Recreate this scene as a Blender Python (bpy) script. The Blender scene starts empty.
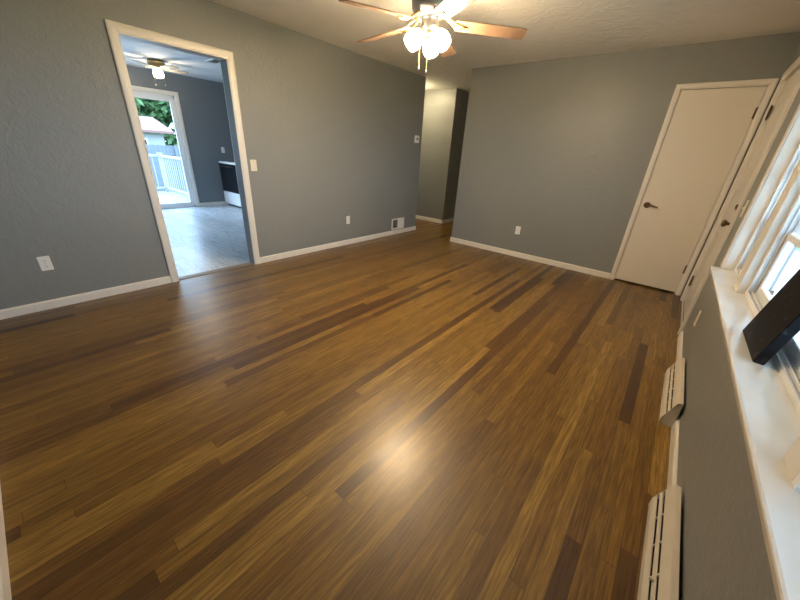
import bpy, bmesh, math, random
from mathutils import Vector, Matrix
random.seed(7)
S = bpy.context.scene
COL = S.collection

# ------------------------------------------------------------------ camera
CAM_POS = Vector((3.6395, -4.7022, 1.3094))
YAW, PITCH, ROLL, FPX = 0.6718, -0.4289, 0.0611, 321.85
fw = Vector((-math.sin(YAW)*math.cos(PITCH), math.cos(YAW)*math.cos(PITCH), math.sin(PITCH)))
rt = Vector((math.cos(YAW), math.sin(YAW), 0.0))
up = rt.cross(fw)
r2 = math.cos(ROLL)*rt + math.sin(ROLL)*up
u2 = -math.sin(ROLL)*rt + math.cos(ROLL)*up
cd = bpy.data.cameras.new('camera')
cam = bpy.data.objects.new('camera', cd)
COL.objects.link(cam)
cam.matrix_world = Matrix(((r2.x, u2.x, -fw.x, CAM_POS.x), (r2.y, u2.y, -fw.y, CAM_POS.y),
                           (r2.z, u2.z, -fw.z, CAM_POS.z), (0, 0, 0, 1)))
cd.sensor_fit = 'HORIZONTAL'
cd.sensor_width = 36.0
cd.lens = FPX/800*36.0
cd.clip_start = 0.01
cd.clip_end = 300
S.camera = cam

# ------------------------------------------------------------------ sky, exposure
w = bpy.data.worlds.new('sky')
S.world = w
w.use_nodes = True
nt = w.node_tree
bg = nt.nodes['Background']
tc = nt.nodes.new('ShaderNodeTexCoord')
sx = nt.nodes.new('ShaderNodeSeparateXYZ')
rp = nt.nodes.new('ShaderNodeValToRGB')
rp.color_ramp.elements[0].position = 0.0
rp.color_ramp.elements[0].color = (0.52, 0.74, 1.0, 1)
rp.color_ramp.elements[1].position = 0.9
rp.color_ramp.elements[1].color = (0.42, 0.68, 1.0, 1)
nt.links.new(tc.outputs['Generated'], sx.inputs[0])
nt.links.new(sx.outputs['Z'], rp.inputs[0])
nt.links.new(rp.outputs[0], bg.inputs['Color'])
bg.inputs['Strength'].default_value = 7.0
S.view_settings.view_transform = 'Standard'
S.view_settings.look = 'None'
S.view_settings.gamma = 1.0
S.view_settings.use_curve_mapping = False
S.view_settings.exposure = 0.76
S.cycles.use_denoising = True
S.cycles.max_bounces = 10
S.cycles.diffuse_bounces = 6
S.cycles.transparent_max_bounces = 16
S.cycles.sample_clamp_indirect = 8.0
LAMP = 185.0            # glow of the fan's glass shades
LAMP_KITCHEN = 60.0


def portal(loc, rot, sx_, sy_):     # daylight openings, sampled as sky portals
    l = bpy.data.lights.new('daylight_portal', 'AREA')
    l.shape = 'RECTANGLE'
    l.size, l.size_y = sx_, sy_
    l.cycles.is_portal = True
    o = bpy.data.objects.new('daylight_portal', l)
    o.location = loc
    o.rotation_euler = rot
    COL.objects.link(o)


portal((-4.46, -2.86, 1.05), (0, -math.pi/2, 0), 2.1, 1.9)
portal((-2.4, -5.25, 1.55), (math.pi/2, 0, 0), 1.6, 1.1)
portal((4.22, -3.0, 1.38), (0, math.pi/2, 0), 1.35, 2.7)

# ------------------------------------------------------------------ dimensions
W, H = 4.0126, 2.4128
YF = -5.039          # front wall
YE = 0.19            # end of left wall (hall corner)
XB = 0.9195          # left end of back wall
T = 0.13             # wall thickness
KX = -4.3            # kitchen far wall
KY = -0.715           # kitchen side wall
BBH, BBT = 0.072, 0.013


# ------------------------------------------------------------------ mesh helpers
class MB:
    def __init__(self):
        self.bm = bmesh.new()

    def box(self, a, b, bev=0.0, seg=1):
        x0, x1 = sorted((a[0], b[0])); y0, y1 = sorted((a[1], b[1])); z0, z1 = sorted((a[2], b[2]))
        vs = [self.bm.verts.new(p) for p in ((x0, y0, z0), (x1, y0, z0), (x1, y1, z0), (x0, y1, z0),
                                             (x0, y0, z1), (x1, y0, z1), (x1, y1, z1), (x0, y1, z1))]
        fs = [self.bm.faces.new([vs[i] for i in f]) for f in
              ((3, 2, 1, 0), (4, 5, 6, 7), (0, 1, 5, 4), (1, 2, 6, 5), (2, 3, 7, 6), (3, 0, 4, 7))]
        if bev > 0:
            es = list({e for f in fs for e in f.edges})
            bmesh.ops.bevel(self.bm, geom=es, offset=bev, segments=seg, profile=0.5, affect='EDGES')
        return self

    def prism(self, pts, axis, a, b, bev=0.0):
        """pts: 2D profile; extruded along axis from a to b. Profile coordinates are the two other axes in order."""
        def mk(p, t):
            if axis == 0: return (t, p[0], p[1])
            if axis == 1: return (p[0], t, p[1])
            return (p[0], p[1], t)
        A = [self.bm.verts.new(mk(p, a)) for p in pts]
        B = [self.bm.verts.new(mk(p, b)) for p in pts]
        n = len(pts)
        fs = [self.bm.faces.new(A), self.bm.faces.new(B[::-1])]
        for i in range(n):
            fs.append(self.bm.faces.new((A[i], B[i], B[(i+1) % n], A[(i+1) % n])))
        bmesh.ops.recalc_face_normals(self.bm, faces=fs)
        return self

    def lathe(self, prof, c=(0, 0, 0), d=(0, 0, 1), n=24, closed=True):
        """prof: (radius, height) along direction d from c."""
        q = Vector((0, 0, 1)).rotation_difference(Vector(d).normalized())
        c = Vector(c)
        rings = []
        for r, h in prof:
            if r < 1e-6:
                rings.append([self.bm.verts.new(c + q @ Vector((0, 0, h)))])
            else:
                rings.append([self.bm.verts.new(c + q @ Vector((r*math.cos(2*math.pi*k/n), r*math.sin(2*math.pi*k/n), h)))
                              for k in range(n)])
        fs = []
        for A, B in zip(rings, rings[1:]):
            for k in range(n):
                a0, a1 = A[k % len(A)], A[(k+1) % n % len(A)]
                b0, b1 = B[k % len(B)], B[(k+1) % n % len(B)]
                vs = []
                for v in (a0, a1, b1, b0):
                    if v not in vs: vs.append(v)
                if len(vs) > 2: fs.append(self.bm.faces.new(vs))
        if closed:
            for A in (rings[0], rings[-1]):
                if len(A) > 2: fs.append(self.bm.faces.new(A))
        bmesh.ops.recalc_face_normals(self.bm, faces=fs)
        for f in fs: f.smooth = True
        return self

    def tube(self, path, r, n=10):
        path = [Vector(p) for p in path]
        rings = []
        for i, p in enumerate(path):
            t = (path[min(i+1, len(path)-1)] - path[max(i-1, 0)]).normalized()
            ref = Vector((0, 0, 1)) if abs(t.z) < 0.9 else Vector((1, 0, 0))
            a = t.cross(ref).normalized(); b = t.cross(a)
            rr = r[i] if isinstance(r, (list, tuple)) else r
            rings.append([self.bm.verts.new(p + rr*(math.cos(2*math.pi*k/n)*a + math.sin(2*math.pi*k/n)*b)) for k in range(n)])
        fs = []
        for A, B in zip(rings, rings[1:]):
            for k in range(n):
                fs.append(self.bm.faces.new((A[k], A[(k+1) % n], B[(k+1) % n], B[k])))
        fs.append(self.bm.faces.new(rings[0])); fs.append(self.bm.faces.new(rings[-1]))
        bmesh.ops.recalc_face_normals(self.bm, faces=fs)
        for f in fs[:-2]: f.smooth = True
        return self

    def ball(self, c, r, sub=2, scale=(1, 1, 1)):
        m = Matrix.Translation(c) @ Matrix.Diagonal((*[r*s for s in scale], 1))
        g = bmesh.ops.create_icosphere(self.bm, subdivisions=sub, radius=1, matrix=m)
        for v in g['verts']:
            for f in v.link_faces: f.smooth = True
        return self

    def sheet(self, pts):
        self.bm.faces.new([self.bm.verts.new(p) for p in pts])
        return self

    def transform(self, m):
        bmesh.ops.transform(self.bm, matrix=m, verts=self.bm.verts)
        return self

    def build(self, name, mat, parent=None, loc=None):
        me = bpy.data.meshes.new(name)
        self.bm.to_mesh(me)
        self.bm.free()
        me.materials.append(mat)
        o = bpy.data.objects.new(name, me)
        COL.objects.link(o)
        if parent: o.parent = parent
        if loc: o.location = loc
        return o


def tag(o, label, cat, group=None, kind=None):
    o['label'] = label
    o['category'] = cat
    if group: o['group'] = group
    if kind: o['kind'] = kind
    return o


def empty(name, loc=(0, 0, 0), rot=(0, 0, 0)):
    o = bpy.data.objects.new(name, None)
    o.empty_display_size = 0.1
    COL.objects.link(o)
    o.location = loc
    o.rotation_euler = rot
    return o


def struct(name, mb, mat, label=None, cat=None, parent=None):
    o = mb.build(name, mat, parent)
    o['kind'] = 'structure'
    if label: o['label'] = label
    if cat: o['category'] = cat
    return o


# ------------------------------------------------------------------ materials
def mat(name, col, rough=0.5, metal=0.0, spec=0.5, bump=None, coat=0.0, emit=None, vary=None):
    m = bpy.data.materials.new(name)
    m.use_nodes = True
    t = m.node_tree
    b = t.nodes['Principled BSDF']
    b.inputs['Base Color'].default_value = (*col, 1)
    b.inputs['Roughness'].default_value = rough
    b.inputs['Metallic'].default_value = metal
    b.inputs['Specular IOR Level'].default_value = spec
    b.inputs['Coat Weight'].default_value = coat
    if emit:
        b.inputs['Emission Color'].default_value = (*emit[0], 1)
        b.inputs['Emission Strength'].default_value = emit[1]
    c = t.nodes.new('ShaderNodeTexCoord')
    if vary:                      # (scale, amount, second colour)
        n = t.nodes.new('ShaderNodeTexNoise')
        n.inputs['Scale'].default_value = vary[0]
        n.inputs['Detail'].default_value = 4
        t.links.new(c.outputs['Object'], n.inputs['Vector'])
        mr = t.nodes.new('ShaderNodeMapRange')
        mr.inputs['From Min'].default_value = vary[3] if len(vary) > 3 else 0.4
        mr.inputs['From Max'].default_value = 0.7
        mr.inputs['To Max'].default_value = vary[1]
        t.links.new(n.outputs['Fac'], mr.inputs['Value'])
        mx = t.nodes.new('ShaderNodeMix')
        mx.data_type = 'RGBA'
        mx.inputs['A'].default_value = (*col, 1)
        mx.inputs['B'].default_value = (*vary[2], 1)
        t.links.new(mr.outputs[0], mx.inputs['Factor'])
        t.links.new(mx.outputs['Result'], b.inputs['Base Color'])
    if bump:                      # list of (scale, strength, distortion)
        prev = None
        for sc, st, di in bump:
            n = t.nodes.new('ShaderNodeTexNoise')
            n.inputs['Scale'].default_value = sc
            n.inputs['Detail'].default_value = 3
            n.inputs['Distortion'].default_value = di
            t.links.new(c.outputs['Object'], n.inputs['Vector'])
            bn = t.nodes.new('ShaderNodeBump')
            bn.inputs['Strength'].default_value = st
            bn.inputs['Distance'].default_value = 0.01
            t.links.new(n.outputs['Fac'], bn.inputs['Height'])
            if prev: t.links.new(prev.outputs['Normal'], bn.inputs['Normal'])
            prev = bn
        t.links.new(prev.outputs['Normal'], b.inputs['Normal'])
    return m


def plank_mat(name, width, length, stops, rough, grain_cols, seam=0.0016, along='Y', coat=0.0, grain=0.5, spec=0.5):
    m = bpy.data.materials.new(name)
    m.use_nodes = True
    t = m.node_tree
    L = t.links.new
    N = t.nodes.new
    b = t.nodes['Principled BSDF']

    def math_(op, a, b_=None, c_=None):
        n = N('ShaderNodeMath'); n.operation = op
        for i, v in enumerate((a, b_, c_)):
            if v is None: continue
            if isinstance(v, (int, float)): n.inputs[i].default_value = v
            else: L(v, n.inputs[i])
        return n.outputs[0]
    tcn = N('ShaderNodeTexCoord')
    sp = N('ShaderNodeSeparateXYZ')
    L(tcn.outputs['Object'], sp.inputs[0])
    X, Y = (sp.outputs['X'], sp.outputs['Y']) if along == 'Y' else (sp.outputs['Y'], sp.outputs['X'])
    u = math_('DIVIDE', X, width)
    row = math_('FLOOR', u)
    fu = math_('FRACT', u)
    wn = N('ShaderNodeTexWhiteNoise'); wn.noise_dimensions = '1D'
    L(row, wn.inputs['W'])
    wsp = N('ShaderNodeSeparateColor'); L(wn.outputs['Color'], wsp.inputs[0])
    ln = math_('MULTIPLY_ADD', wsp.outputs[0], length*0.9, length*0.55)
    off = math_('MULTIPLY', wsp.outputs[1], 7.3)
    v = math_('DIVIDE', math_('ADD', Y, off), ln)
    colm = math_('FLOOR', v)
    fv = math_('FRACT', v)
    cv = N('ShaderNodeCombineXYZ')
    L(row, cv.inputs[0]); L(colm, cv.inputs[1])
    w2 = N('ShaderNodeTexWhiteNoise'); w2.noise_dimensions = '3D'
    L(cv.outputs[0], w2.inputs['Vector'])
    w2s = N('ShaderNodeSeparateColor'); L(w2.outputs['Color'], w2s.inputs[0])
    ramp = N('ShaderNodeValToRGB')
    e = ramp.color_ramp.elements
    while len(e) < len(stops): e.new(0.5)
    for el, (p, c) in zip(e, stops):
        el.position = p; el.color = (*c, 1)
    L(w2s.outputs[0], ramp.inputs[0])
    # grain: noise stretched along the plank, shifted per plank
    gv = N('ShaderNodeCombineXYZ')
    L(math_('MULTIPLY', X, 110.0), gv.inputs[0])
    L(math_('MULTIPLY_ADD', w2s.outputs[1], 90.0, math_('MULTIPLY', Y, 5.0)), gv.inputs[1])
    L(math_('MULTIPLY', w2s.outputs[2], 50.0), gv.inputs[2])
    gn = N('ShaderNodeTexNoise')
    gn.inputs['Scale'].default_value = 1.0
    gn.inputs['Detail'].default_value = 6
    gn.inputs['Roughness'].default_value = 0.65
    gn.inputs['Distortion'].default_value = 0.6
    L(gv.outputs[0], gn.inputs['Vector'])
    gr = N('ShaderNodeValToRGB')
    gr.color_ramp.elements[0].position = 0.38; gr.color_ramp.elements[0].color = (*grain_cols[0], 1)
    gr.color_ramp.elements[1].position = 0.66; gr.color_ramp.elements[1].color = (*grain_cols[1], 1)
    L(gn.outputs['Fac'], gr.inputs[0])
    # broad cathedral figure
    gv2 = N('ShaderNodeCombineXYZ')
    L(math_('MULTIPLY', X, 26.0), gv2.inputs[0])
    L(math_('MULTIPLY_ADD', w2s.outputs[2], 40.0, math_('MULTIPLY', Y, 1.6)), gv2.inputs[1])
    gn2 = N('ShaderNodeTexNoise')
    gn2.inputs['Scale'].default_value = 1.0; gn2.inputs['Detail'].default_value = 2
    L(gv2.outputs[0], gn2.inputs['Vector'])
    rings = math_('SINE', math_('MULTIPLY', gn2.outputs['Fac'], 42.0))
    ringf = math_('MULTIPLY_ADD', rings, 0.09*grain*2, 1.0-0.05*grain)
    mx = N('ShaderNodeMix'); mx.data_type = 'RGBA'; mx.blend_type = 'MULTIPLY'
    mx.inputs['Factor'].default_value = grain
    L(ramp.outputs[0], mx.inputs['A']); L(gr.outputs[0], mx.inputs['B'])
    sc = N('ShaderNodeVectorMath'); sc.operation = 'SCALE'
    L(mx.outputs['Result'], sc.inputs[0]); L(ringf, sc.inputs['Scale'])
    # seams
    eu = math_('MULTIPLY', math_('MINIMUM', fu, math_('SUBTRACT', 1.0, fu)), width)
    ev = math_('MULTIPLY', math_('MINIMUM', fv, math_('SUBTRACT', 1.0, fv)), ln)
    ed = math_('MINIMUM', eu, ev)
    sm = N('ShaderNodeMapRange')
    sm.inputs['From Min'].default_value = 0.0
    sm.inputs['From Max'].default_value = seam
    sm.inputs['To Min'].default_value = 0.22
    sm.inputs['To Max'].default_value = 1.0
    L(ed, sm.inputs['Value'])
    sc2 = N('ShaderNodeVectorMath'); sc2.operation = 'SCALE'
    L(sc.outputs[0], sc2.inputs[0]); L(sm.outputs[0], sc2.inputs['Scale'])
    L(sc2.outputs[0], b.inputs['Base Color'])
    # gloss: waviness of a sanded and varnished floor
    rr = math_('MULTIPLY_ADD', gn.outputs['Fac'], 0.10, rough-0.05)
    L(rr, b.inputs['Roughness'])
    b.inputs['Specular IOR Level'].default_value = spec
    b.inputs['Coat Weight'].default_value = coat
    b.inputs['Coat Roughness'].default_value = 0.25
    bp = N('ShaderNodeBump')
    bp.inputs['Strength'].default_value = 0.12
    bp.inputs['Distance'].default_value = 0.003
    tilt = math_('MULTIPLY_ADD', w2s.outputs[1], 0.25, math_('MULTIPLY', gn.outputs['Fac'], 0.25))
    L(math_('MULTIPLY', sm.outputs[0], math_('ADD', tilt, 0.6)), bp.inputs['Height'])
    L(bp.outputs['Normal'], b.inputs['Normal'])
    return m


def glass_mat(name, tint=(1, 1, 1)):
    m = bpy.data.materials.new(name)
    m.use_nodes = True
    t = m.node_tree
    t.nodes.remove(t.nodes['Principled BSDF'])
    out = t.nodes['Material Output']
    tr = t.nodes.new('ShaderNodeBsdfTransparent'); tr.inputs[0].default_value = (*tint, 1)
    gl = t.nodes.new('ShaderNodeBsdfGlossy'); gl.inputs['Roughness'].default_value = 0.02
    lw = t.nodes.new('ShaderNodeLayerWeight'); lw.inputs['Blend'].default_value = 0.5
    pw = t.nodes.new('ShaderNodeMath'); pw.operation = 'POWER'; pw.inputs[1].default_value = 5.0
    t.links.new(lw.outputs['Facing'], pw.inputs[0])
    fr = t.nodes.new('ShaderNodeMath'); fr.operation = 'MULTIPLY_ADD'; fr.inputs[1].default_value = 0.55; fr.inputs[2].default_value = 0.03
    t.links.new(pw.outputs[0], fr.inputs[0])
    mx = t.nodes.new('ShaderNodeMixShader')
    t.links.new(fr.outputs[0], mx.inputs[0])
    t.links.new(tr.outputs[0], mx.inputs[1]); t.links.new(gl.outputs[0], mx.inputs[2])
    t.links.new(mx.outputs[0], out.inputs['Surface'])
    return m


WALL = mat('grey wall paint', (0.220, 0.229, 0.225), 0.42, spec=0.4, bump=[(9, 0.34, 1.8), (60, 0.2, 0.0)])
CEIL = mat('textured ceiling paint', (0.80, 0.785, 0.745), 0.8, bump=[(6, 0.8, 2.5), (35, 0.35, 0.8)])
KWALL = mat('kitchen grey paint', (0.17, 0.19, 0.205), 0.5, bump=[(60, 0.12, 0)])
KCEIL = mat('kitchen ceiling paint', (0.72, 0.73, 0.73), 0.8, bump=[(8, 0.3, 1.0)])
TRIM = mat('cream trim paint', (0.74, 0.70, 0.63), 0.35, bump=[(25, 0.03, 0)])
DOORP = mat('cream door paint', (0.70, 0.65, 0.565), 0.38, bump=[(14, 0.012, 0.4)])
SILL = mat('gloss sill paint', (0.80, 0.77, 0.71), 0.2, coat=0.3, bump=[(12, 0.05, 0.5)], vary=(9, 0.25, (0.62, 0.52, 0.40)))
VINYL = mat('white vinyl', (0.80, 0.80, 0.79), 0.3)
PLATE = mat('white plastic', (0.80, 0.79, 0.76), 0.35)
IVORY = mat('ivory plastic', (0.76, 0.70, 0.58), 0.35)
DARK = mat('dark slot', (0.012, 0.011, 0.010), 0.6)
REGM = mat('register enamel', (0.70, 0.65, 0.55), 0.4, vary=(14, 0.3, (0.58, 0.50, 0.38)))
NICKEL = mat('brushed nickel', (0.20, 0.215, 0.24), 0.38, metal=1.0)
BRASS = mat('polished brass', (0.50, 0.36, 0.17), 0.35, metal=1.0)
BRONZE = mat('aged bronze', (0.16, 0.10, 0.055), 0.35, metal=0.9)
BLADE = mat('maple blade veneer', (0.27, 0.175, 0.115), 0.45, bump=[(30, 0.04, 0)], vary=(6, 0.5, (0.20, 0.125, 0.08)))
BLACKP = mat('scuffed black board', (0.005, 0.005, 0.006), 0.5, spec=0.12, vary=(26, 0.35, (0.12, 0.12, 0.12), 0.58))
BLACKG = mat('black oven glass', (0.008, 0.010, 0.014), 0.12)
APPL = mat('white enamel', (0.82, 0.83, 0.84), 0.25)
THRESH = mat('dark threshold strip', (0.20, 0.15, 0.10), 0.45)
GLASS = glass_mat('window glass')
LAMPG = mat('lit frosted glass', (1.0, 0.92, 0.80), 0.4, emit=((1.0, 0.74, 0.44), LAMP))
LAMPK = mat('lit kitchen glass', (1.0, 0.92, 0.80), 0.4, emit=((1.0, 0.82, 0.58), LAMP_KITCHEN))
LAMPH = mat('lit hall glass', (1.0, 0.92, 0.80), 0.4, emit=((1.0, 0.80, 0.46), 55.0))
OAK = plank_mat('oak strip flooring', 0.057, 1.9,
                [(0.0, (0.075, 0.031, 0.007)), (0.07, (0.115, 0.053, 0.010)), (0.18, (0.185, 0.095, 0.017)),
                 (0.5, (0.238, 0.134, 0.022)), (0.85, (0.275, 0.160, 0.028)), (1.0, (0.345, 0.213, 0.045))],
                0.40, ((0.42, 0.34, 0.26), (1.0, 1.0, 1.0)), coat=0.28, grain=0.8)
LVP = plank_mat('grey vinyl planks', 0.18, 1.2,
                [(0.0, (0.45, 0.485, 0.52)), (0.5, (0.56, 0.60, 0.635)), (1.0, (0.66, 0.70, 0.73))],
                0.28, ((0.6, 0.6, 0.6), (1, 1, 1)), along='X', grain=0.3)
DECKM = plank_mat('weathered deck boards', 0.14, 3.0,
                  [(0.0, (0.20, 0.19, 0.175)), (1.0, (0.27, 0.26, 0.245))], 0.7, ((0.7, 0.7, 0.7), (1, 1, 1)),
                  seam=0.006, grain=0.4)
CONC = mat('pale concrete', (0.48, 0.47, 0.45), 0.8, bump=[(30, 0.2, 0)], vary=(3, 0.4, (0.40, 0.39, 0.37)))
LAWN = mat('lawn', (0.07, 0.13, 0.035), 0.9, bump=[(40, 0.8, 0)], vary=(2, 0.5, (0.10, 0.15, 0.05)))
FENCE = mat('grey fence boards', (0.13, 0.145, 0.17), 0.8, vary=(6, 0.5, (0.10, 0.115, 0.13)))
HWALL = mat('pale siding', (0.30, 0.31, 0.31), 0.7)
ROOF = mat('red brown shingles', (0.22, 0.115, 0.10), 0.85, bump=[(30, 0.4, 0)], vary=(20, 0.4, (0.16, 0.085, 0.075)))
LEAF = mat('tree leaves', (0.045, 0.105, 0.035), 0.7, vary=(1.2, 0.8, (0.09, 0.16, 0.05)))
BARK = mat('tree bark', (0.09, 0.07, 0.05), 0.9)
POSTM = mat('grey post paint', (0.22, 0.22, 0.22), 0.6)

# ------------------------------------------------------------------ floors, ceilings
def setting(name, mb, m, label, cat): return struct(name, mb, m, label, cat)


setting('floor', MB().box((0, YF-T, -0.04), (W, YE, 0)).box((XB-2.4, YE, -0.04), (XB, 3.2, 0)).box((XB, YE, -.04), (W+.1, 0.9, 0)),
        OAK, 'honey brown oak strip floor of the living room', 'floor')
setting('floor_kitchen', MB().box((KX-T, -5.1, -0.04), (-0.001, KY+T, 0)), LVP,
        'grey wood look vinyl plank floor of the kitchen', 'floor')
setting('ceiling', MB().box((-0.02, YF-T, H), (W+T, 3.2, H+0.08)).box((XB-2.4, YE, H), (-0.02, 3.2, H+0.08)), CEIL,
        'beige swirl textured ceiling over the living room', 'ceiling')
setting('ceiling_kitchen', MB().box((KX-T, -5.1, H), (-0.02, KY+T, H+0.08)), KCEIL,
        'pale ceiling over the kitchen', 'ceiling')

# ------------------------------------------------------------------ walls
YO1, YO2, ZO = -3.755, -2.955, 2.013       # doorway to the kitchen
TH = 0.12
setting('wall_left', MB().box((-TH, YF-T, 0), (0, YO1-.012, H)).box((-TH, YO2+.012, 0), (0, YE, H)).box((-TH, YO1-.012, ZO+.012), (0, YO2+.012, H)),
        WALL, 'grey textured wall with the kitchen doorway', 'wall')
CX1, CX2, CZ = 3.326, 3.944, 2.035         # closet opening
setting('wall_back', MB().box((XB, 0, 0), (CX1-.012, TH, H)).box((CX2+.012, 0, 0), (W+T, TH, H)).box((CX1-.012, 0, CZ+.012), (CX2+.012, TH, H))
        .box((XB, TH, 0), (XB+TH, 3.2, H)),
        WALL, 'grey textured back wall beside the flat white closet door', 'wall')
DY1, DY2, DZ = -1.16, -0.20, 2.035         # front door opening
WY1, WY2, WZ1, WZ2 = -4.32, -1.68, 0.69, 2.06
setting('wall_right', MB().box((W, DY2+.012, 0), (W+T, 0.0, H)).box((W, DY1-.012, DZ+.012), (W+T, DY2+.012, H))
        .box((W, WY2, 0), (W+T, DY1-.012, H)).box((W, WY1, 0), (W+T, WY2, WZ1)).box((W, WY1, WZ2), (W+T, WY2, H))
        .box((W, YF-T, 0), (W+T, WY1, H)), WALL, 'grey wall under and beside the wide window', 'wall')
setting('wall_front', MB().box((0, YF-T, 0), (W, YF, H)), WALL, 'grey wall behind the camera', 'wall')
setting('wall_hall', MB().box((XB-2.4, 1.153, 0), (-0.0127, 1.153+TH, H)).box((-0.0127-TH, 1.153+TH, 0), (-0.0127, 3.2, H))
        .box((-0.0127-TH, 3.2, 0), (XB+TH, 3.2+TH, H)).box((XB-2.4-TH, YE-TH, 0), (XB-2.4, 1.4, H)).box((XB-2.4, YE-TH, 0), (-TH, YE, H)),
        WALL, 'grey hall wall seen through the gap between left and back walls', 'wall')
setting('wall_closet', MB().box((CX1-.1, .8, 0), (W+T, .9, H)).box((CX1-.2, TH, 0), (CX1-.1, .9, H)).box((W+.03, TH, 0), (W+T, .8, H)),
        WALL, 'closet inner wall behind the flat white door', 'wall')
SY1, SY2, SZ = -3.78, -1.99, 2.04          # slider opening
setting('wall_kitchen', MB().box((KX-T, -5.1, 0), (KX, SY1, H)).box((KX-T, SY2, 0), (KX, KY+T, H)).box((KX-T, SY1, SZ), (KX, SY2, H))
        .box((KX, KY, 0), (-TH, KY+T, H)).box((KX, -5.1-T, 0), (-3.2, -5.04, H)).box((-1.6, -5.1-T, 0), (-TH, -5.04, H)).box((-3.2, -5.1-T, 0), (-1.6, -5.04, 1.0)).box((-3.2, -5.1-T, 2.1), (-1.6, -5.04, H)), KWALL,
        'blue grey kitchen wall with the sliding glass door', 'wall')


# ------------------------------------------------------------------ baseboards and casings
def bb_profile(sgn=1):
    return [(0, 0), (sgn*BBT, 0), (sgn*BBT, BBH-.012), (sgn*BBT*.55, BBH-.003), (sgn*.003, BBH), (0, BBH)]


def bb_x(x, sgn, y0, y1):      # board against a wall of constant x
    return MB().prism([(x+p[0], p[1]) for p in bb_profile(sgn)], 1, y0, y1)


def bb_y(mb, y, sgn, x0, x1):
    return mb.prism([(y+p[0], p[1]) for p in bb_profile(sgn)], 0, x0, x1)


CW = 0.066                      # casing width
setting('baseboard_left', bb_x(0, 1, YF, YO1-CW-.003).prism([(p[0], p[1]) for p in bb_profile(1)], 1, YO2+CW+.001, YE+BBT)
        , TRIM, 'white baseboard along the left wall, both sides of the kitchen doorway', 'baseboard')
setting('baseboard_back', bb_y(MB(), 0, -1, XB-BBT, CX1-.053), TRIM, 'white baseboard along the back wall left of the closet door', 'baseboard')
setting('baseboard_right', bb_x(W, -1, YF, -1.31), TRIM, 'cream baseboard along the wall below the window', 'baseboard')
setting('baseboard_front', bb_y(MB(), YF, 1, BBT, W-BBT), TRIM, 'white baseboard at the lower left corner of the photo', 'baseboard')
setting('baseboard_hall', bb_y(MB(), 1.153, -1, XB-2.4, -0.0127+BBT).prism([(-0.0127+p[0], p[1]) for p in bb_profile(1)], 1, 1.153-BBT, 3.2),
        TRIM, 'white baseboard round the hall corner', 'baseboard')
setting('baseboard_kitchen', bb_x(KX, 1, SY2+.075, KY).prism([(KX+p[0], p[1]) for p in bb_profile(1)], 1, -5.04, SY1-.075), TRIM,
        'white baseboard below the kitchen outlet', 'baseboard')


def casing_profile(wd, th):     # colonial-like section: (across, out)
    return [(0, 0), (0, th*.55), (wd*.12, th*.62), (wd*.2, th*.85), (wd*.55, th), (wd*.85, th), (wd, th*.75), (wd, 0)]


def casing(mb, plane, axis, sgn, a0, a1, ztop, wd, th, z0=0.0, legs=(True, True)):
    """mitred door casing on a wall. axis 0: wall x=plane, runs along y; axis 1: wall y=plane, runs along x."""
    prof = casing_profile(wd, th)

    def P(a, out, z):
        return (plane+sgn*out, a, z) if axis == 0 else (a, plane+sgn*out, z)

    def strip(f0, f1):
        A = [mb.bm.verts.new(f0(p)) for p in prof]
        B = [mb.bm.verts.new(f1(p)) for p in prof]
        n = len(prof)
        fs = [mb.bm.faces.new(A), mb.bm.faces.new(B[::-1])]
        for i in range(n):
            fs.append(mb.bm.faces.new((A[i], B[i], B[(i+1) % n], A[(i+1) % n])))
        bmesh.ops.recalc_face_normals(mb.bm, faces=fs)
    if legs[0]: strip(lambda p: P(a0-p[0], p[1], z0), lambda p: P(a0-p[0], p[1], ztop+p[0]))
    if legs[1]: strip(lambda p: P(a1+p[0], p[1], z0), lambda p: P(a1+p[0], p[1], ztop+p[0]))
    strip(lambda p: P(a0-p[0] if legs[0] else a0, p[1], ztop+p[0]), lambda p: P(a1+p[0] if legs[1] else a1, p[1], ztop+p[0]))
    return mb


# doorway to the kitchen: jamb boards and casing
dm = MB()
casing(dm, 0, 0, 1, YO1, YO2, ZO, CW, 0.02)
casing(dm, -TH, 0, -1, YO1, YO2, ZO, CW, 0.018)
dm.box((-TH, YO1-.012, 0), (0, YO1, ZO+.012)).box((-TH, YO1-.012, ZO), (0, YO2+.012, ZO+.012))
setting('trim_1', dm, TRIM, 'white casing around the open kitchen doorway', 'door casing')
setting('trim_2', MB().box((-TH, YO2, 0), (0, YO2+.012, ZO)), WALL, 'grey right jamb of the kitchen doorway', 'door jamb')  # right jamb takes the wall grey, the other jambs the trim colour
setting('trim_3', MB().prism([(-.10, 0), (0.0, 0), (-.012, .007), (-.088, .007)], 1, YO1, YO2), THRESH,
        'dark threshold strip where oak floor meets kitchen planks', 'threshold')
# closet casing
cm = casing(MB(), 0, 1, -1, CX1, CX2, CZ, 0.050, 0.02)
cm.box((CX1-.012, 0, 0), (CX1, TH, CZ+.012)).box((CX2, 0, 0), (CX2+.012, TH, CZ+.012)).box((CX1, 0, CZ), (CX2, TH, CZ+.012))
cm.box((CX1, .045, 0), (CX1+.012, .06, CZ)).box((CX2-.012, .045, 0), (CX2, .06, CZ))
setting('trim_4', cm, TRIM, 'cream casing around the flat closet door', 'door casing')
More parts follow.
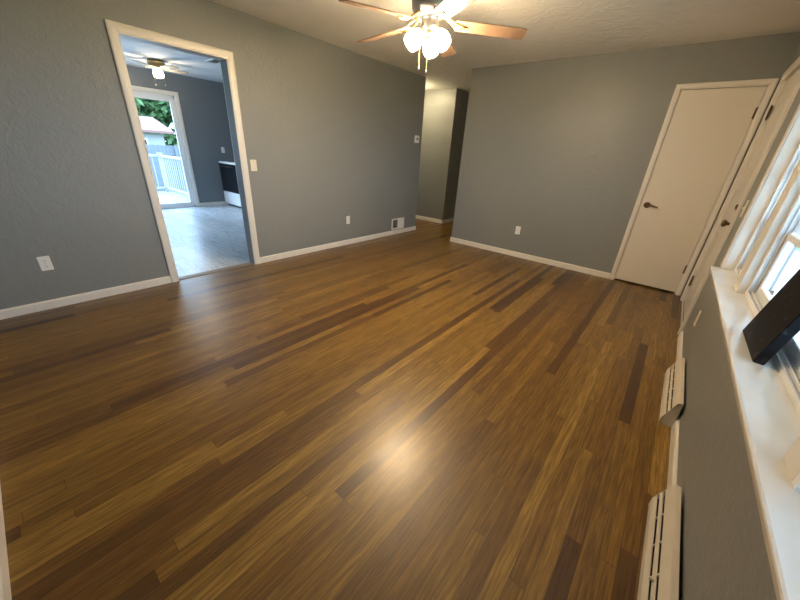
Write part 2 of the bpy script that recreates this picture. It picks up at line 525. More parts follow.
# front door casing
fm = casing(MB(), W, 0, -1, DY1, DY2, DZ, 0.078, 0.018)
fm.box((W-.010, -.125, 0), (W, -.022, DZ+.075), .002)
fm.box((W, DY1-.012, 0), (W+T, DY1, DZ+.012)).box((W, DY2, 0), (W+T, DY2+.012, DZ+.012)).box((W, DY1, DZ), (W+T, DY2, DZ+.012))
fm.box((W+.06, DY1, 0), (W+T, DY1+.014, DZ)).box((W+.06, DY2-.014, 0), (W+T, DY2, DZ)).box((W+.06, DY1, DZ-.014), (W+T, DY2, DZ))
fm.box((W+.002, DY1, -.03), (W+T+.05, DY2, .0))
setting('trim_5', fm, TRIM, 'cream casing around the entry door beside the window', 'door casing')

# ------------------------------------------------------------------ closet door
d1 = empty('door_1', ((CX1+CX2)/2, 0, 0)); d1['kind'] = 'structure'
tag(d1, 'flat cream closet door with a lever handle', 'door')


def rel(o, root):
    o.matrix_parent_inverse = root.matrix_basis.inverted()
    return o


def part(mb, name, m, root, label=None, parent=None):
    o = mb.build(name, m, parent or root)
    if (parent or root) is root: rel(o, root)
    if label: o['label'] = label
    return o


part(MB().box((CX1+.003, .003, .022), (CX2-.003, .04, CZ-.003), .002), 'door_panel', DOORP, d1)
kx, kz = 3.388, 0.925
hd = part(MB().lathe([(.0, 0), (.031, 0), (.032, .004), (.024, .010), (.012, .013), (.011, .045), (.0, .045)], (kx, .003, kz), (0, -1, 0), 20)
          .tube([(kx, -.038, kz), (kx+.012, -.048, kz), (kx+.04, -.052, kz+.003), (kx+.075, -.050, kz-.004), (kx+.105, -.046, kz-.010)],
                [.010, .011, .0095, .008, .006], 10), 'door_handle', BRONZE, d1, 'brass lever handle')


def hinge_mb(x, y, z0, z1, ax):       # leaf plates + knuckle
    m = MB()
    if ax == 1:   # on the y=const wall
        m.tube([(x, y-.006, z0), (x, y-.006, z1)], .0065, 10).ball((x, y-.006, z1+.003), .006, 1).ball((x, y-.006, z0-.003), .006, 1)
        m.box((x-.014, y-.0015, z0), (x+.014, y+.001, z1))
    else:
        m.tube([(x-.006, y, z0), (x-.006, y, z1)], .0065, 10).ball((x-.006, y, z1+.003), .006, 1).ball((x-.006, y, z0-.003), .006, 1)
        m.box((x-.0015, y-.02, z0), (x+.001, y+.014, z1))
    return m


for zc in (0.30, 1.82):
    part(hinge_mb(CX2-.001, .003, zc-.045, zc+.045, 1), 'hinge', BRONZE, d1)

# ------------------------------------------------------------------ front door
d2 = empty('door_2', (W+.02, (DY1+DY2)/2, 0)); d2['kind'] = 'structure'
tag(d2, 'cream entry door in the corner beside the window', 'door')
FX = W+.014
dp = MB().box((FX, DY1+.004, .02), (FX+.044, DY2-.004, DZ-.003), .002)
part(dp, 'door_panel', DOORP, d2)
for (y0, y1, z0, z1) in ((-.62, -.28, 1.15, 1.85), (-1.06, -.72, 1.15, 1.85), (-.62, -.28, .22, .78), (-1.06, -.72, .22, .78)):
    pm = MB()
    for k, (a, b_) in enumerate(((0, .004), (.012, .0075))):
        pass
    pm.box((FX-.004, y0, z0), (FX+.002, y1, z0+.022), .002).box((FX-.004, y0, z1-.022), (FX+.002, y1, z1), .002)
    pm.box((FX-.004, y0, z0), (FX+.002, y0+.022, z1), .002).box((FX-.004, y1-.022, z0), (FX+.002, y1, z1), .002)
    part(pm, 'panel_moulding', DOORP, d2)
ky = -1.085
part(MB().lathe([(0, 0), (.033, 0), (.034, .005), (.022, .012), (.012, .016), (.012, .035), (.020, .040), (.027, .05), (.028, .058), (.022, .066), (0, .069)],
                (FX, ky, .945), (-1, 0, 0), 22), 'door_knob', BRONZE, d2, 'dark bronze knob')
part(MB().lathe([(0, 0), (.031, 0), (.031, .008), (.022, .014), (0, .014)], (FX, ky, 1.075), (-1, 0, 0), 20)
     .box((FX-.034, ky-.004, 1.058), (FX-.012, ky+.004, 1.092), .002), 'deadbolt', BRONZE, d2, 'dark bronze thumb turn')
part(MB().box((W-.0195, DY1-.026, 1.05), (W-.0165, DY1-.008, 1.10)), 'strike_plate', BRONZE, d2)
for zc in (0.24, 1.80):
    part(hinge_mb(W+.004, DY2-.004, zc-.05, zc+.05, 0), 'hinge', BRONZE, d2)
part(MB().box((FX+.002, DY1+.004, 0.001), (FX+.04, DY2-.004, .02)), 'door_sweep', DARK, d2)

# ------------------------------------------------------------------ wide window
SZt = 0.717                       # top of the stool
SX = 3.9526
setting('trim_6', MB().prism([(SX, SZt-.006), (SX+.004, SZt-.024), (W-.001, SZt-.026), (W-.001, SZt-.028), (W+.135, SZt-.027), (W+.135, SZt), (SX+.006, SZt), (SX+.001, SZt-.002)],
                             1, WY1-.1, -1.66), SILL, 'long cream window stool running under the wide window', 'window sill')
wc = MB()
WT = 0.010
wc.box((W-WT, WY2, SZt), (W, WY2+.075, WZ2+.10), .003)
wc.box((W-WT, WY1-.12, SZt), (W, WY1, WZ2+.10), .003)
wc.box((W-WT, WY1, WZ2), (W, WY2, WZ2+.10), .003)
wc.box((W, WY2-.004, SZt), (W+T, WY2, WZ2)).box((W, WY1, SZt), (W+T, WY1+.004, WZ2)).box((W, WY1, WZ2-.004), (W+T, WY2, WZ2))
setting('trim_7', wc, TRIM, 'cream casing around the wide window', 'window casing')
M1a, M1b, M2a, M2b = -2.26, -2.12, -3.79, -3.70
setting('trim_8', MB().box((W+.022, M1a, SZt), (W+T, M1b, WZ2-.004), .003), TRIM, 'cream mullion between narrow far sash and wide sash', 'mullion')
setting('trim_9', MB().box((W-.004, M2a, SZt), (W+T, M2b, WZ2-.004), .003), TRIM, 'cream mullion with grooved track nearest the camera', 'mullion')


def window(n, y0, y1, label, rails):
    r = empty('window_%d' % n, (W+.1, (y0+y1)/2, SZt)); r['kind'] = 'structure'
    tag(r, label, 'window')
    xf, xo = W+.058, W+.128
    za, zb = SZt+.0005, WZ2-.004
    fr = MB()
    fr.box((xf, y0, za), (xo, y0+.022, zb)).box((xf, y1-.022, za), (xo, y1, zb)).box((xf, y0+.022, zb-.03), (xo, y1-.022, zb))
    # stepped bottom track: ribs and grooves
    for k in range(5):
        fr.box((xf+.014*k, y0+.022, za), (xf+.014*k+.006, y1-.022, za+.022+.005*k))
    fr.box((xf+.001, y0+.022, za), (xo-.001, y1-.022, za+.012))
    # ribbed side tracks
    for k in range(3):
        for (a, b_) in ((y0+.022, y0+.032), (y1-.032, y1-.022)):
            fr.box((xf+.02*k, a, za+.012), (xf+.02*k+.006, b_, zb-.03))
    part(fr, 'frame', VINYL, r)
    # lower sash
    xs0, xs1 = W+.088, W+.112
    s = MB()
    z0, z1 = za+.03, rails[0]
    ya, yb = y0+.03, y1-.03
    s.box((xs0, ya, z0), (xs1, ya+.035, z1+.02), .003).box((xs0, yb-.035, z0), (xs1, yb, z1+.02), .003)
    s.box((xs0, ya+.035, z0), (xs1, yb-.035, z0+.04), .003).box((xs0-.002, ya, z1-.015), (xs1, yb, z1+.015), .003)
    so = part(s, 'lower_sash', VINYL, r)
    part(MB().box((xs0+.01, ya+.03, z0+.035), (xs0+.014, yb-.03, z1-.012)), 'pane', GLASS, r, parent=so)
    xu0, xu1 = W+.104, W+.126
    s = MB()
    z0, z1 = rails[0]-.01, zb-.02
    s.box((xu0+.009, ya, z0), (xu1, ya+.03, z1), .003).box((xu0+.009, yb-.03, z0), (xu1, yb, z1), .003).box((xu0+.009, ya, z1-.03), (xu1, yb, z1), .003)
    for zr in rails[1:]:
        s.box((xu0, ya, zr-.014), (xu1, yb, zr+.014), .003)
    so = part(s, 'upper_sash', VINYL, r)
    part(MB().box((xu0+.012, ya+.025, z0), (xu0+.015, yb-.025, z1-.02)), 'pane', GLASS, r, parent=so)
    return r


window(1, M1b, WY2-.004, 'narrow window unit nearest the entry door', (1.045, 1.355))
w2 = window(2, M2b, M1a, 'wide middle window unit behind the black board', (1.045, 1.355))
window(3, WY1+.004, M2a, 'narrow window unit nearest the camera, beyond the grooved mullion', (1.045, 1.355))
# grooved jamb liner at the near mullion
jl = MB()
for (x0_, x1_) in ((.0, .010), (.022, .028), (.040, .046), (.056, .060)):
    jl.box((W-.004+x0_, M2a-.022, SZt+.012), (W-.004+x1_, M2a-.003, WZ2-.03))
jl.box((W-.004, M2a-.003, SZt+.0005), (W+.056, M2a, WZ2-.01)).box((W-.004, M2a-.024, SZt+.0005), (W+.056, M2a-.003, SZt+.012))
setting('trim_10', jl, VINYL, 'grooved white jamb liner on the nearest mullion', 'jamb liner')

# ------------------------------------------------------------------ kitchen slider
sl = empty('door_3', (KX-.06, (SY1+SY2)/2, 0)); sl['kind'] = 'structure'
tag(sl, 'sliding glass door in the far kitchen wall', 'sliding door')
fr = MB()
fr.box((KX-.11, SY1, 0), (KX-.005, SY1+.035, SZ)).box((KX-.11, SY2-.035, 0), (KX-.005, SY2, SZ)).box((KX-.11, SY1, SZ-.035), (KX-.005, SY2, SZ)).box((KX-.11, SY1, 0), (KX-.005, SY2, .03))
part(fr, 'frame', VINYL, sl)
ym = (SY1+SY2)/2
for (ya, yb, xo) in ((ym-.02, SY2-.036, KX-.05), (SY1+.036, ym+.05, KX-.10)):
    s = MB()
    s.box((xo, ya, .031), (xo+.035, ya+.05, SZ-.036), .003).box((xo, yb-.05, .031), (xo+.035, yb, SZ-.036), .003)
    s.box((xo, ya+.05, .031), (xo+.035, yb-.05, .10), .003).box((xo, ya+.05, SZ-.10), (xo+.035, yb-.05, SZ-.036), .003)
    so = part(s, 'door_panel', VINYL, sl)
    part(MB().box((xo+.014, ya+.045, .095), (xo+.02, yb-.045, SZ-.095)), 'pane', GLASS, sl, parent=so)
setting('trim_11', casing(MB(), KX, 0, 1, SY1, SY2, SZ, .075, .02), TRIM, 'white casing around the sliding glass door', 'door casing')

w4 = empty('window_4', (-2.4, -5.15, 1.0)); w4['kind'] = 'structure'  # unseen window, added to let extra daylight into the kitchen
tag(w4, 'added kitchen side window, out of view, giving the kitchen more daylight', 'window')
fr = MB()
fr.box((-3.2, -5.20, 1.0), (-3.15, -5.06, 2.1)).box((-1.65, -5.20, 1.0), (-1.6, -5.06, 2.1)).box((-3.15, -5.20, 1.0), (-1.65, -5.06, 1.05)).box((-3.15, -5.20, 2.05), (-1.65, -5.06, 2.1)).box((-2.42, -5.18, 1.05), (-2.38, -5.12, 2.05))
part(fr, 'frame', VINYL, w4)
part(MB().box((-3.15, -5.152, 1.05), (-1.65, -5.146, 2.05)), 'pane', GLASS, w4)

# ------------------------------------------------------------------ hall lamp
hl = empty('ceiling_light', (-.55, .66, H))
tag(hl, 'flush dome light in the side hall around the corner', 'ceiling light')
MB().lathe([(0, -.03), (.15, -.03), (.155, -.01), (.15, 0), (0, 0)], n=28).build('base', BRASS, hl)
MB().lathe([(0, -.11), (.06, -.105), (.11, -.08), (.135, -.05), (.14, -.03)], n=28, closed=False).build('lamp_shade', LAMPH, hl)

# ------------------------------------------------------------------ ceiling fan
def rotz(a): return Matrix.Rotation(a, 4, 'Z')


def copy_tree(o, parent=None):
    c = o.copy()
    COL.objects.link(c)
    if parent: c.parent = parent
    for ch in o.children: copy_tree(ch, c)
    return c


fan = empty('ceiling_fan', (2.0, -2.5, H))
tag(fan, 'five blade ceiling fan with nickel motor and three lit glass shades', 'ceiling fan')
# all heights below are relative to the ceiling (downwards negative)
MB().lathe([(0, 0), (.085, 0), (.088, -.02), (.075, -.05), (.055, -.06), (.055, -.085), (0, -.085)][::-1], n=32).build('canopy', NICKEL, fan)
MB().lathe([(0, -.275), (.07, -.275), (.105, -.262), (.125, -.235), (.130, -.20), (.130, -.125), (.118, -.098), (.07, -.085), (0, -.085)], n=40).build('motor_housing', NICKEL, fan)
MB().lathe([(0, -.36), (.048, -.36), (.056, -.352), (.058, -.30), (.050, -.275), (0, -.275)], n=28).build('switch_housing', NICKEL, fan)
MB().lathe([(0, -.395), (.02, -.392), (.05, -.378), (.062, -.366), (.06, -.36), (0, -.36)], n=28).build('light_fitter', BRASS, fan)


def blade_mb():
    bm = MB()
    # plan outline with rounded tip corners, slightly widening
    pts = []
    r0, r1 = 0.17, 0.645
    pts += [(r0, -.048), (r0+.02, -.055)]
    pts += [(r1-.05, -.060), (r1-.02, -.058), (r1-.004, -.05)]
    pts += [(r1, -.02), (r1, .02)]
    pts += [(r1-.004, .05), (r1-.02, .058), (r1-.05, .060)]
    pts += [(r0+.02, .055), (r0, .048)]
    bm.prism(pts, 2, -.004, .003)
    bm.transform(Matrix.Rotation(math.radians(-12.5), 4, 'X'))
    bm.transform(Matrix.Translation((-.19, 0, 0))).transform(Matrix.Rotation(math.radians(3.2), 4, 'Y')).transform(Matrix.Translation((.19, 0, -.308)))
    return bm


def iron_mb():
    bm = MB()
    for s in (-1, 1):
        bm.tube([(.10, s*.014, -.268), (.135, s*.022, -.285), (.165, s*.034, -.309), (.21, s*.030, -.316), (.25, s*.004, -.319)],
                [.006, .006, .0055, .005, .005], 8)
    bm.box((.085, -.02, -.280), (.118, .02, -.262), .003)
    bm.ball((.21, .030, -.322), .006, 1).ball((.21, -.030, -.318), .006, 1).ball((.25, 0, -.322), .006, 1)
    return bm


b0 = blade_mb().build('blade', BLADE, fan)
iron_mb().build('blade_iron', BRASS, b0)
A0 = math.radians(38)
b0.rotation_euler = (0, 0, A0)
for k in range(1, 5):
    c = copy_tree(b0, fan)
    c.rotation_euler = (0, 0, A0+k*math.radians(72))


def shade_mb():      # tulip glass, opening downwards-outwards along +z local
    o = [(.024, 0), (.034, .012), (.050, .040), (.057, .068), (.055, .092), (.047, .112)]
    i = [(.044, .112), (.051, .090), (.053, .068), (.046, .042), (.030, .015), (.0, .010)]
    return MB().lathe(o+i, n=24, closed=False)


sh0 = None
for k in range(3):
    a = math.radians(117+120*k)
    d = Vector((math.cos(a)*math.sin(math.radians(48)), math.sin(a)*math.sin(math.radians(48)), -math.cos(math.radians(48))))
    base = Vector((math.cos(a)*.055, math.sin(a)*.058, -.362))
    if sh0 is None:
        sh0 = shade_mb().build('lamp_shade', LAMPG, fan)
        MB().lathe([(0, -.03), (.016, -.03), (.018, -.01), (.027, .0), (.027, .010), (0, .010)], n=18).build('socket', BRASS, sh0)
        s = sh0
    else:
        s = copy_tree(sh0, fan)
    s.location = base
    s.rotation_mode = 'QUATERNION'
    s.rotation_quaternion = Vector((0, 0, 1)).rotation_difference(d)
for (x, y, l) in ((-.045, -.035, .545), (.03, -.045, .575)):
    ch = MB()
    zz = -.36
    while zz > -l:
        ch.ball((x, y, zz), .0021, 1)
        zz -= .0052
    ch.tube([(x, y, -.355), (x, y, -l)], .0009, 6)
    co = ch.build('pull_chain', BRASS, fan)
    MB().lathe([(0, -.026), (.004, -.025), (.0065, -.016), (.004, -.006), (.0025, 0), (0, 0)], (x, y, -l), n=12).build('chain_fob', NICKEL, co)

# ------------------------------------------------------------------ kitchen ceiling fan
kf = empty('ceiling_fan', (-3.3, -2.49, H))
tag(kf, 'small flush ceiling fan with one lit globe in the kitchen', 'ceiling fan')
MB().lathe([(0, 0), (.10, 0), (.12, -.03), (.11, -.10), (.06, -.125), (0, -.125)][::-1], n=28).build('motor_housing', BRASS, kf)
kb = MB().prism([(.14, -.045), (.42, -.058), (.44, -.04), (.44, .04), (.42, .058), (.14, .045)], 2, -.004, .004)
kb.transform(Matrix.Rotation(math.radians(-10), 4, 'X')).transform(Matrix.Translation((0, 0, -.10)))
kb.box((.08, -.02, -.108), (.17, .02, -.098))
kb0 = kb.build('blade', mat('pale kitchen blade', (.50, .42, .32), .5), kf)
kb0.rotation_euler = (0, 0, .3)
for k in range(1, 5):
    c = copy_tree(kb0, kf); c.rotation_euler = (0, 0, .3+k*math.radians(72))
MB().lathe([(.045, -.125), (.064, -.15), (.072, -.18), (.062, -.215), (.034, -.236), (0, -.24)], n=24).build('lamp_shade', LAMPK, kf)
for s in (-1, 1):
    co = MB().tube([(0.078*rt.x*s, .078*rt.y*s, -.12), (.078*rt.x*s, .078*rt.y*s, -.33)], .003, 6).build('pull_chain', BRASS, kf)
    MB().ball((.078*rt.x*s, .078*rt.y*s, -.335), .009, 1).build('chain_fob', BRASS, co)


# ------------------------------------------------------------------ wall plates
def outlet(loc, rz, label, m=None):
    """plate lies in local xz facing local -y"""
    r = empty('wall_outlet', loc, (0, 0, rz))
    tag(r, label, 'outlet', 'duplex outlets on the walls')
    m = m or PLATE
    MB().box((-.035, -.006, -.057), (.035, 0, .057), .003).build('cover_plate', m, r)
    for z in (-.0225, .0225):
        rc = MB().prism([(.0165*math.cos(t), z+.0145*max(-1, min(1, 1.25*math.sin(t)))) for t in [2*math.pi*k/20 for k in range(20)]], 1, -.0085, -.005).build('receptacle', m, r)
        MB().box((-.0075, -.0092, z-.001), (-.0055, -.008, z+.008)).box((.0055, -.0092, z-.001), (.0075, -.008, z+.007)).lathe([(0, 0), (.0025, 0), (.0025, .001), (0, .001)], (0, -.0083, z-.007), (0, -1, 0), 10).build('slot', DARK, rc)
    MB().lathe([(0, 0), (.003, 0), (.002, .0015), (0, .0015)], (0, -.006, 0), (0, -1, 0), 10).build('screw', NICKEL, r)
    return r


L_, B_, R_ = math.pi/2, 0.0, -math.pi/2        # facing +x, -y, -x
outlet((0.0005, -4.607, .368), L_, 'white outlet on the left wall, left of the kitchen doorway')
outlet((0.0005, -1.473, .363), L_, 'white outlet on the left wall between kitchen doorway and wall register')
outlet((2.0, -.0005, .382), B_, 'white outlet low on the back wall')
outlet((W-.0005, -1.70, .34), R_, 'cream outlet low on the wall under the window stool', IVORY)
outlet((KX+.0005, -1.24, 1.145), L_, 'outlet on the far kitchen wall above the range')


def switch(loc, rz, label):
    r = empty('light_switch', loc, (0, 0, rz))
    tag(r, label, 'light switch')
    MB().box((-.035, -.006, -.057), (.035, 0, .057), .003).build('cover_plate', IVORY, r)
    MB().box((-.006, -.008, -.012), (.006, -.005, .012)).prism([(-.018, -.002), (-.008, -.006), (-.006, .006), (-.014, .010)], 0, -.0045, .0045).build('toggle', PLATE, r)
    for z in (-.03, .03):
        MB().lathe([(0, 0), (.003, 0), (.002, .0015), (0, .0015)], (0, -.006, z), (0, -1, 0), 10).build('screw', NICKEL, r)
    return r


switch((0.0005, -2.817, 1.095), L_, 'ivory light switch to the right of the kitchen doorway')
switch((W-.0005, -1.42, 1.09), R_, 'light switch on the grey strip between entry door and window')

th = empty('thermostat', (0.0005, .045, 1.525), (0, 0, L_))
tag(th, 'small white thermostat at the far end of the left wall', 'thermostat')
MB().box((-.05, -.024, -.055), (.05, 0, .055), .006, 2).build('body', PLATE, th)
MB().box((-.022, -.026, -.012), (.022, -.0235, .018)).build('display', mat('grey display', (.18, .19, .18), .2), th)

# wall register (vent) on the left wall
vr = empty('wall_register', (0.0005, -.323, .178), (0, 0, L_))
tag(vr, 'white wall register low on the left wall near the hall', 'vent')
hw, hh = .165, .093
m = MB()
m.box((-hw, -.012, -hh), (hw, 0, -hh+.022), .003).box((-hw, -.012, hh-.022), (hw, 0, hh), .003).box((-hw, -.012, -hh+.022), (-hw+.026, 0, hh-.022), .003).box((hw-.026, -.012, -hh+.022), (hw, 0, hh-.022), .003)
m.box((-.008, -.011, -hh+.022), (.012, 0, hh-.022))
m.build('frame', PLATE, vr)
MB().box((-hw+.026, -.003, -hh+.022), (hw-.026, -.0005, hh-.022)).build('duct_opening', DARK, vr)
for k in range(3):
    x = -.118+.040*k
    MB().prism([(x-.004, -.010), (x+.001, -.010), (x+.010, -.0035), (x+.005, -.0035)], 2, -hh+.022, hh-.022).build('louver', PLATE, vr)
for k in range(7):
    z = -.062+.0205*k
    MB().prism([(-.011, z-.010), (-.003, z+.009), (-.004, z+.010), (-.012, z-.008)], 0, .012, hw-.026).build('louver', PLATE, vr)


# ------------------------------------------------------------------ baseboard registers
def register(y0, y1, label):
    r = empty('baseboard_register', (W-BBT-.0005, (y0+y1)/2, 0.0005), (0, 0, R_))
    tag(r, label, 'vent', 'baseboard registers under the window')
    h = (y1-y0)/2
    # local x along the wall, local -y into the room
    D, Z = .058, .165
    top = (-.020, Z); lo = (-D, .045)

    def q(t, off=0.0):          # point on the sloping face, t from top to bottom, off outward
        nx, nz = -(top[1]-lo[1]), (top[0]-lo[0])
        n_ = math.hypot(nx, nz)
        return (top[0]+(lo[0]-top[0])*t+nx/n_*off, top[1]+(lo[1]-top[1])*t-abs(nz)/n_*off*-1)
    m = MB()
    m.prism([(0, Z-.004), (0, Z), (-.017, Z+.001), q(0), q(.40), (q(.40)[0]+.004, q(.40)[1]-.002), (-.016, Z-.005)], 0, -h, h)
    m.prism([q(.79), lo, (-D, .006), (-D+.004, .006), (-D+.004, .044), (q(.79)[0]+.004, q(.79)[1])], 0, -h, h)
    m.prism([q(.53), q(.66), (q(.66)[0]+.004, q(.66)[1]), (q(.53)[0]+.004, q(.53)[1])], 0, -h, h)
    # end caps
    for s in (-1, 1):
        m.prism([(0, 0), (0, Z), top, lo, (-D, 0)], 0, s*h, s*(h-.004))
    m.build('body', REGM, r)
    n = max(3, round((y1-y0)/.13))
    for k in range(1, n):
        x = -h+2*h*k/n
        c = MB().prism([q(.38), q(.81), (q(.81)[0]+.004, q(.81)[1]), (q(.38)[0]+.004, q(.38)[1])], 0, x-.0035, x+.0035)
        c.build('crossbar', REGM, r)
    MB().prism([(-.004, .006), (-.004, Z-.014), (q(.3)[0]+.013, q(.3)[1]-.006), (lo[0]+.013, lo[1]), (-D+.013, .006)], 0, -h+.006, h-.006).build('duct_opening', DARK, r)
    MB().tube([(0.02, q(.60)[0]-.001, q(.60)[1]), (0.02, q(.60)[0]-.014, q(.60)[1]+.006)], .004, 8).build('damper_lever', REGM, r)
    return r


register(-2.665, -2.06, 'cream baseboard register nearer the entry door')
register(-4.06, -3.29, 'cream baseboard register nearer the camera, cut off by the photo edge')

# ------------------------------------------------------------------ black board on the stool
tl = math.atan(.18)
bb = empty('black_board', (4.008, -3.0325, SZt+.001), (0, tl, 0))
tag(bb, 'scuffed black board leaning against the window on the stool', 'board')
MB().box((0, -.1525, 0), (.03, .1525, .36), .003, 2).build('panel', BLACKP, bb)

# ------------------------------------------------------------------ kitchen range
rg = empty('kitchen_range', (-3.905, KY-.005, 0))
tag(rg, 'white kitchen range with a black oven door seen through the doorway', 'range')
rw, rd = .38, .645
MB().box((-rw, -rd+.03, .03), (rw, 0, .885), .004).build('body', APPL, rg)
MB().box((-rw-.004, -rd-.012, .886), (rw+.004, 0, .925), .008, 2).build('cooktop', APPL, rg)
od = MB().box((-rw+.004, -rd-.012, .315), (rw-.004, -rd+.029, .880), .006).build('oven_door', BLACKG, rg)
MB().tube([(-.3, -rd-.013, .83), (-.3, -rd-.05, .835), (.3, -rd-.05, .835), (.3, -rd-.013, .83)], .010, 8).build('handle', mat('black handle', (.02, .02, .022), .3), od)
dr = MB().box((-rw+.004, -rd-.012, .055), (rw-.004, -rd+.029, .308), .006).build('drawer', APPL, rg)
MB().box((-rw+.03, -rd+.05, .0), (rw-.03, -.03, .03)).build('toe_base', DARK, rg)
cp = MB().box((-rw, -.07, .926), (rw, -.01, 1.07), .012, 2).build('control_panel', APPL, rg)
for k in range(5):
    MB().lathe([(0, 0), (.022, 0), (.019, .02), (0, .022)], (-.28+.14*k, -.07, 1.0), (0, -1, 0), 16).build('knob', DARK, cp)
for (x, y) in ((-.19, -.46), (.19, -.46), (-.19, -.2), (.19, -.2)):
    bu = MB()
    for rr in (.03, .055, .08):
        bu.tube([(x+rr*math.cos(t), y+rr*math.sin(t), .930) for t in [2*math.pi*k/24 for k in range(25)]], .005, 6)
    bu.build('burner', DARK, rg)

cv = empty('ceiling_vent', (-2.35, -1.99, H-.0005))
tag(cv, 'small white ceiling vent in the kitchen near the doorway top', 'vent')
m = MB()
m.box((-.16, -.09, -.012), (.16, -.065, 0)).box((-.16, .065, -.012), (.16, .09, 0)).box((-.16, -.065, -.012), (-.135, .065, 0)).box((.135, -.065, -.012), (.16, .065, 0))
m.build('frame', PLATE, cv)
MB().box((-.135, -.065, -.003), (.135, .065, 0)).build('duct_opening', DARK, cv)
for k in range(6):
    y = -.055+.022*k
    MB().prism([(y-.006, -.011), (y-.004, -.011), (y+.007, -.004), (y+.005, -.004)], 0, -.135, .135).build('louver', PLATE, cv)

# ------------------------------------------------------------------ outside: back yard
GZ = -0.95
setting('ground', MB().box((-80, -60, GZ-.2), (KX-T-.3, 60, GZ)).box((KX-T-.3, 3.5, GZ-.2), (4.2, 60, GZ)).box((4.2, -60, GZ-.2), (90, 60, -.45)), LAWN, 'green lawn around the house', 'lawn')
DXF, DYR = -7.45, -1.55
setting('deck', MB().box((DXF-.08, -5.4, -.12), (KX-T-.005, DYR+.08, -.05)).box((DXF-.05, -5.35, GZ), (DXF+.05, -5.25, -.12))
        .box((DXF-.05, DYR-.05, GZ), (DXF+.05, DYR+.05, -.12)).box((KX-T-.3, -5.35, GZ), (KX-T-.2, -5.25, -.12)).box((KX-T-.3, DYR-.05, GZ), (KX-T-.2, DYR+.05, -.12)),
        DECKM, 'pale weathered deck outside the sliding glass door', 'deck')
ral = empty('deck_railing', (DXF, DYR, -.05))
tag(ral, 'white deck railing with thin balusters outside the slider', 'railing')
RZ = .95


RAILP = mat('weathered white rail paint', (.33, .34, .34), .6)


def RP(mb, name): return mb.build(name, RAILP, ral)


xe = KX-T-.06-DXF
for p in ((0, 0), (xe, 0), (0, -3.7), (0, -1.85)):
    RP(MB().box((p[0]-.045, p[1]-.045, 0), (p[0]+.045, p[1]+.045, RZ+.02), .004).box((p[0]-.055, p[1]-.055, RZ+.02), (p[0]+.055, p[1]+.055, RZ+.045)), 'post')
RP(MB().box((.045, -.035, RZ-.06), (xe-.045, .035, RZ), .006), 'top_rail')
RP(MB().box((-.035, -3.655, RZ-.06), (.035, -.045, RZ), .006), 'top_rail')
RP(MB().box((.045, -.025, .07), (xe-.045, .025, .13), .004), 'bottom_rail')
RP(MB().box((-.025, -3.655, .07), (.025, -.045, .13), .004), 'bottom_rail')
for k in range(1, 20):
    x = .045+(xe-.09)*k/20
    RP(MB().box((x-.009, -.009, .13), (x+.009, .009, RZ-.06)), 'baluster')
for k in range(1, 24):
    y = -.045-3.61*k/24
    if abs(y+1.85) > .06: RP(MB().box((-.009, y-.009, .13), (.009, y+.009, RZ-.06)), 'baluster')

fc = empty('board_fence', (-14, 2, GZ))
tag(fc, 'grey board fence behind the deck railing', 'fence')
m = MB()
y = -9.0
while y < 7:
    m.box((-.012, y, .05), (.012, y+.138, 1.98+random.uniform(-.01, .01)))
    y += .146
m.build('fence_boards', FENCE, fc)
MB().box((.012, -9, .35), (.05, 7, .44)).box((.012, -9, 1.6), (.05, 7, 1.69)).build('fence_rail', FENCE, fc)
for k in range(7):
    MB().box((.05, -8.9+2.6*k, 0), (.14, -8.81+2.6*k, 2.0)).build('fence_post', FENCE, fc)

hs = empty('neighbour_house', (-22, -1.5, GZ))
tag(hs, 'low house with a red brown roof beyond the fence', 'house')
MB().box((-3.5, -6, 0), (1.4, 4.1, 2.55)).build('wall', HWALL, hs)
MB().prism([(2.0, 2.5), (2.0, 2.62), (-1.2, 3.42), (-4.3, 2.62), (-4.3, 2.5)], 1, -6.4, 4.5).build('roof', ROOF, hs)
for yw in (2.5, .2, -3.0):
    f = MB().box((1.39, yw-.75, 1.1), (1.46, yw+.75, 2.2)).build('window', VINYL, hs)
    MB().box((1.455, yw-.68, 1.17), (1.475, yw-.03, 2.13)).box((1.455, yw+.03, 1.17), (1.475, yw+.68, 2.13)).build('pane', BLACKG, f)
MB().box((-.9, -1.2, 3.2), (-.4, -.6, 3.9)).build('chimney', ROOF, hs)


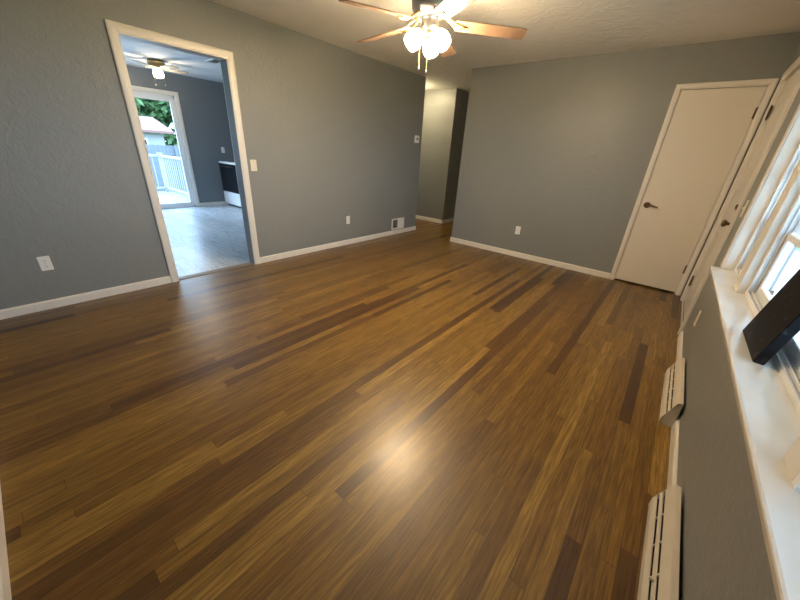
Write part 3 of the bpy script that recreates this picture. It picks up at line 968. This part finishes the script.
def tree(x, y, h, r, label, seed):
    random.seed(seed)
    t = empty('leafy_tree', (x, y, GZ))
    tag(t, label, 'tree', 'trees beyond the neighbouring house')
    tr = MB().tube([(0, 0, 0), (.05, .05, h*.3), (-.05, .1, h*.65)], [.28, .22, .10], 10)
    for k in range(5):
        a = k*1.26
        tr.tube([(0, .05, h*.32), (math.cos(a)*r*.35, math.sin(a)*r*.35, h*.5), (math.cos(a)*r*.6, math.sin(a)*r*.6, h*.68)], [.1, .07, .03], 6)
    tr.build('trunk', BARK, t)
    cr = MB()
    cl = []
    for k in range(50):
        while True:
            p = Vector((random.uniform(-1, 1), random.uniform(-1, 1), random.uniform(-1, 1)))
            if p.length < 1: break
        cl.append(Vector((p.x*r, p.y*r, h*.62+p.z*h*.38)))
    for c in cl:
        for j in range(170):
            d = Vector((random.gauss(0, 1), random.gauss(0, 1), random.gauss(0, 1))).normalized()*r*.34*random.uniform(.6, 1)
            q = c+d
            n1 = Vector((random.gauss(0, 1), random.gauss(0, 1), random.gauss(0, 1))).normalized()
            n2 = n1.cross(Vector((random.gauss(0, 1), random.gauss(0, 1), random.gauss(0, 1)))).normalized()
            s = r*.058
            cr.sheet((q-n1*s*1.5, q-n2*s*.7, q+n1*s*1.5, q+n2*s*.7))
    cr.build('foliage', LEAF, t)


tree(-31, 4.0, 9.0, 4.2, 'broad green tree behind the low red roofed house', 3)
tree(-36, 14.5, 10.5, 4.6, 'tall green tree behind the right end of the house roof', 5)
tree(-33, -6.5, 9.5, 4.4, 'green tree behind the left end of the house roof', 8)

# ------------------------------------------------------------------ outside: front porch
setting('porch_roof', MB().box((W+T+.005, -6, 2.30), (5.9, 1.6, 2.36)).prism([(W+T+.005, 2.36), (6.0, 2.36), (6.0, 2.46), (W+T+.005, 3.3)], 1, -6, 1.6), HWALL, 'porch roof over the entry, outside the wide window', 'roof')
setting('porch', MB().box((W+T+.005, -6, -.35), (6.6, 6, -.15)), CONC, 'pale concrete porch outside the wide window', 'porch')
pp = empty('porch_post', (4.87, 1.4, -.15))
tag(pp, 'grey porch post seen through the wide window', 'post')
MB().box((-.05, -.05, .02), (.05, .05, 2.449), .004).build('shaft', POSTM, pp)
MB().box((-.075, -.075, 0), (.075, .075, .12), .005).build('base', BRONZE, pp)
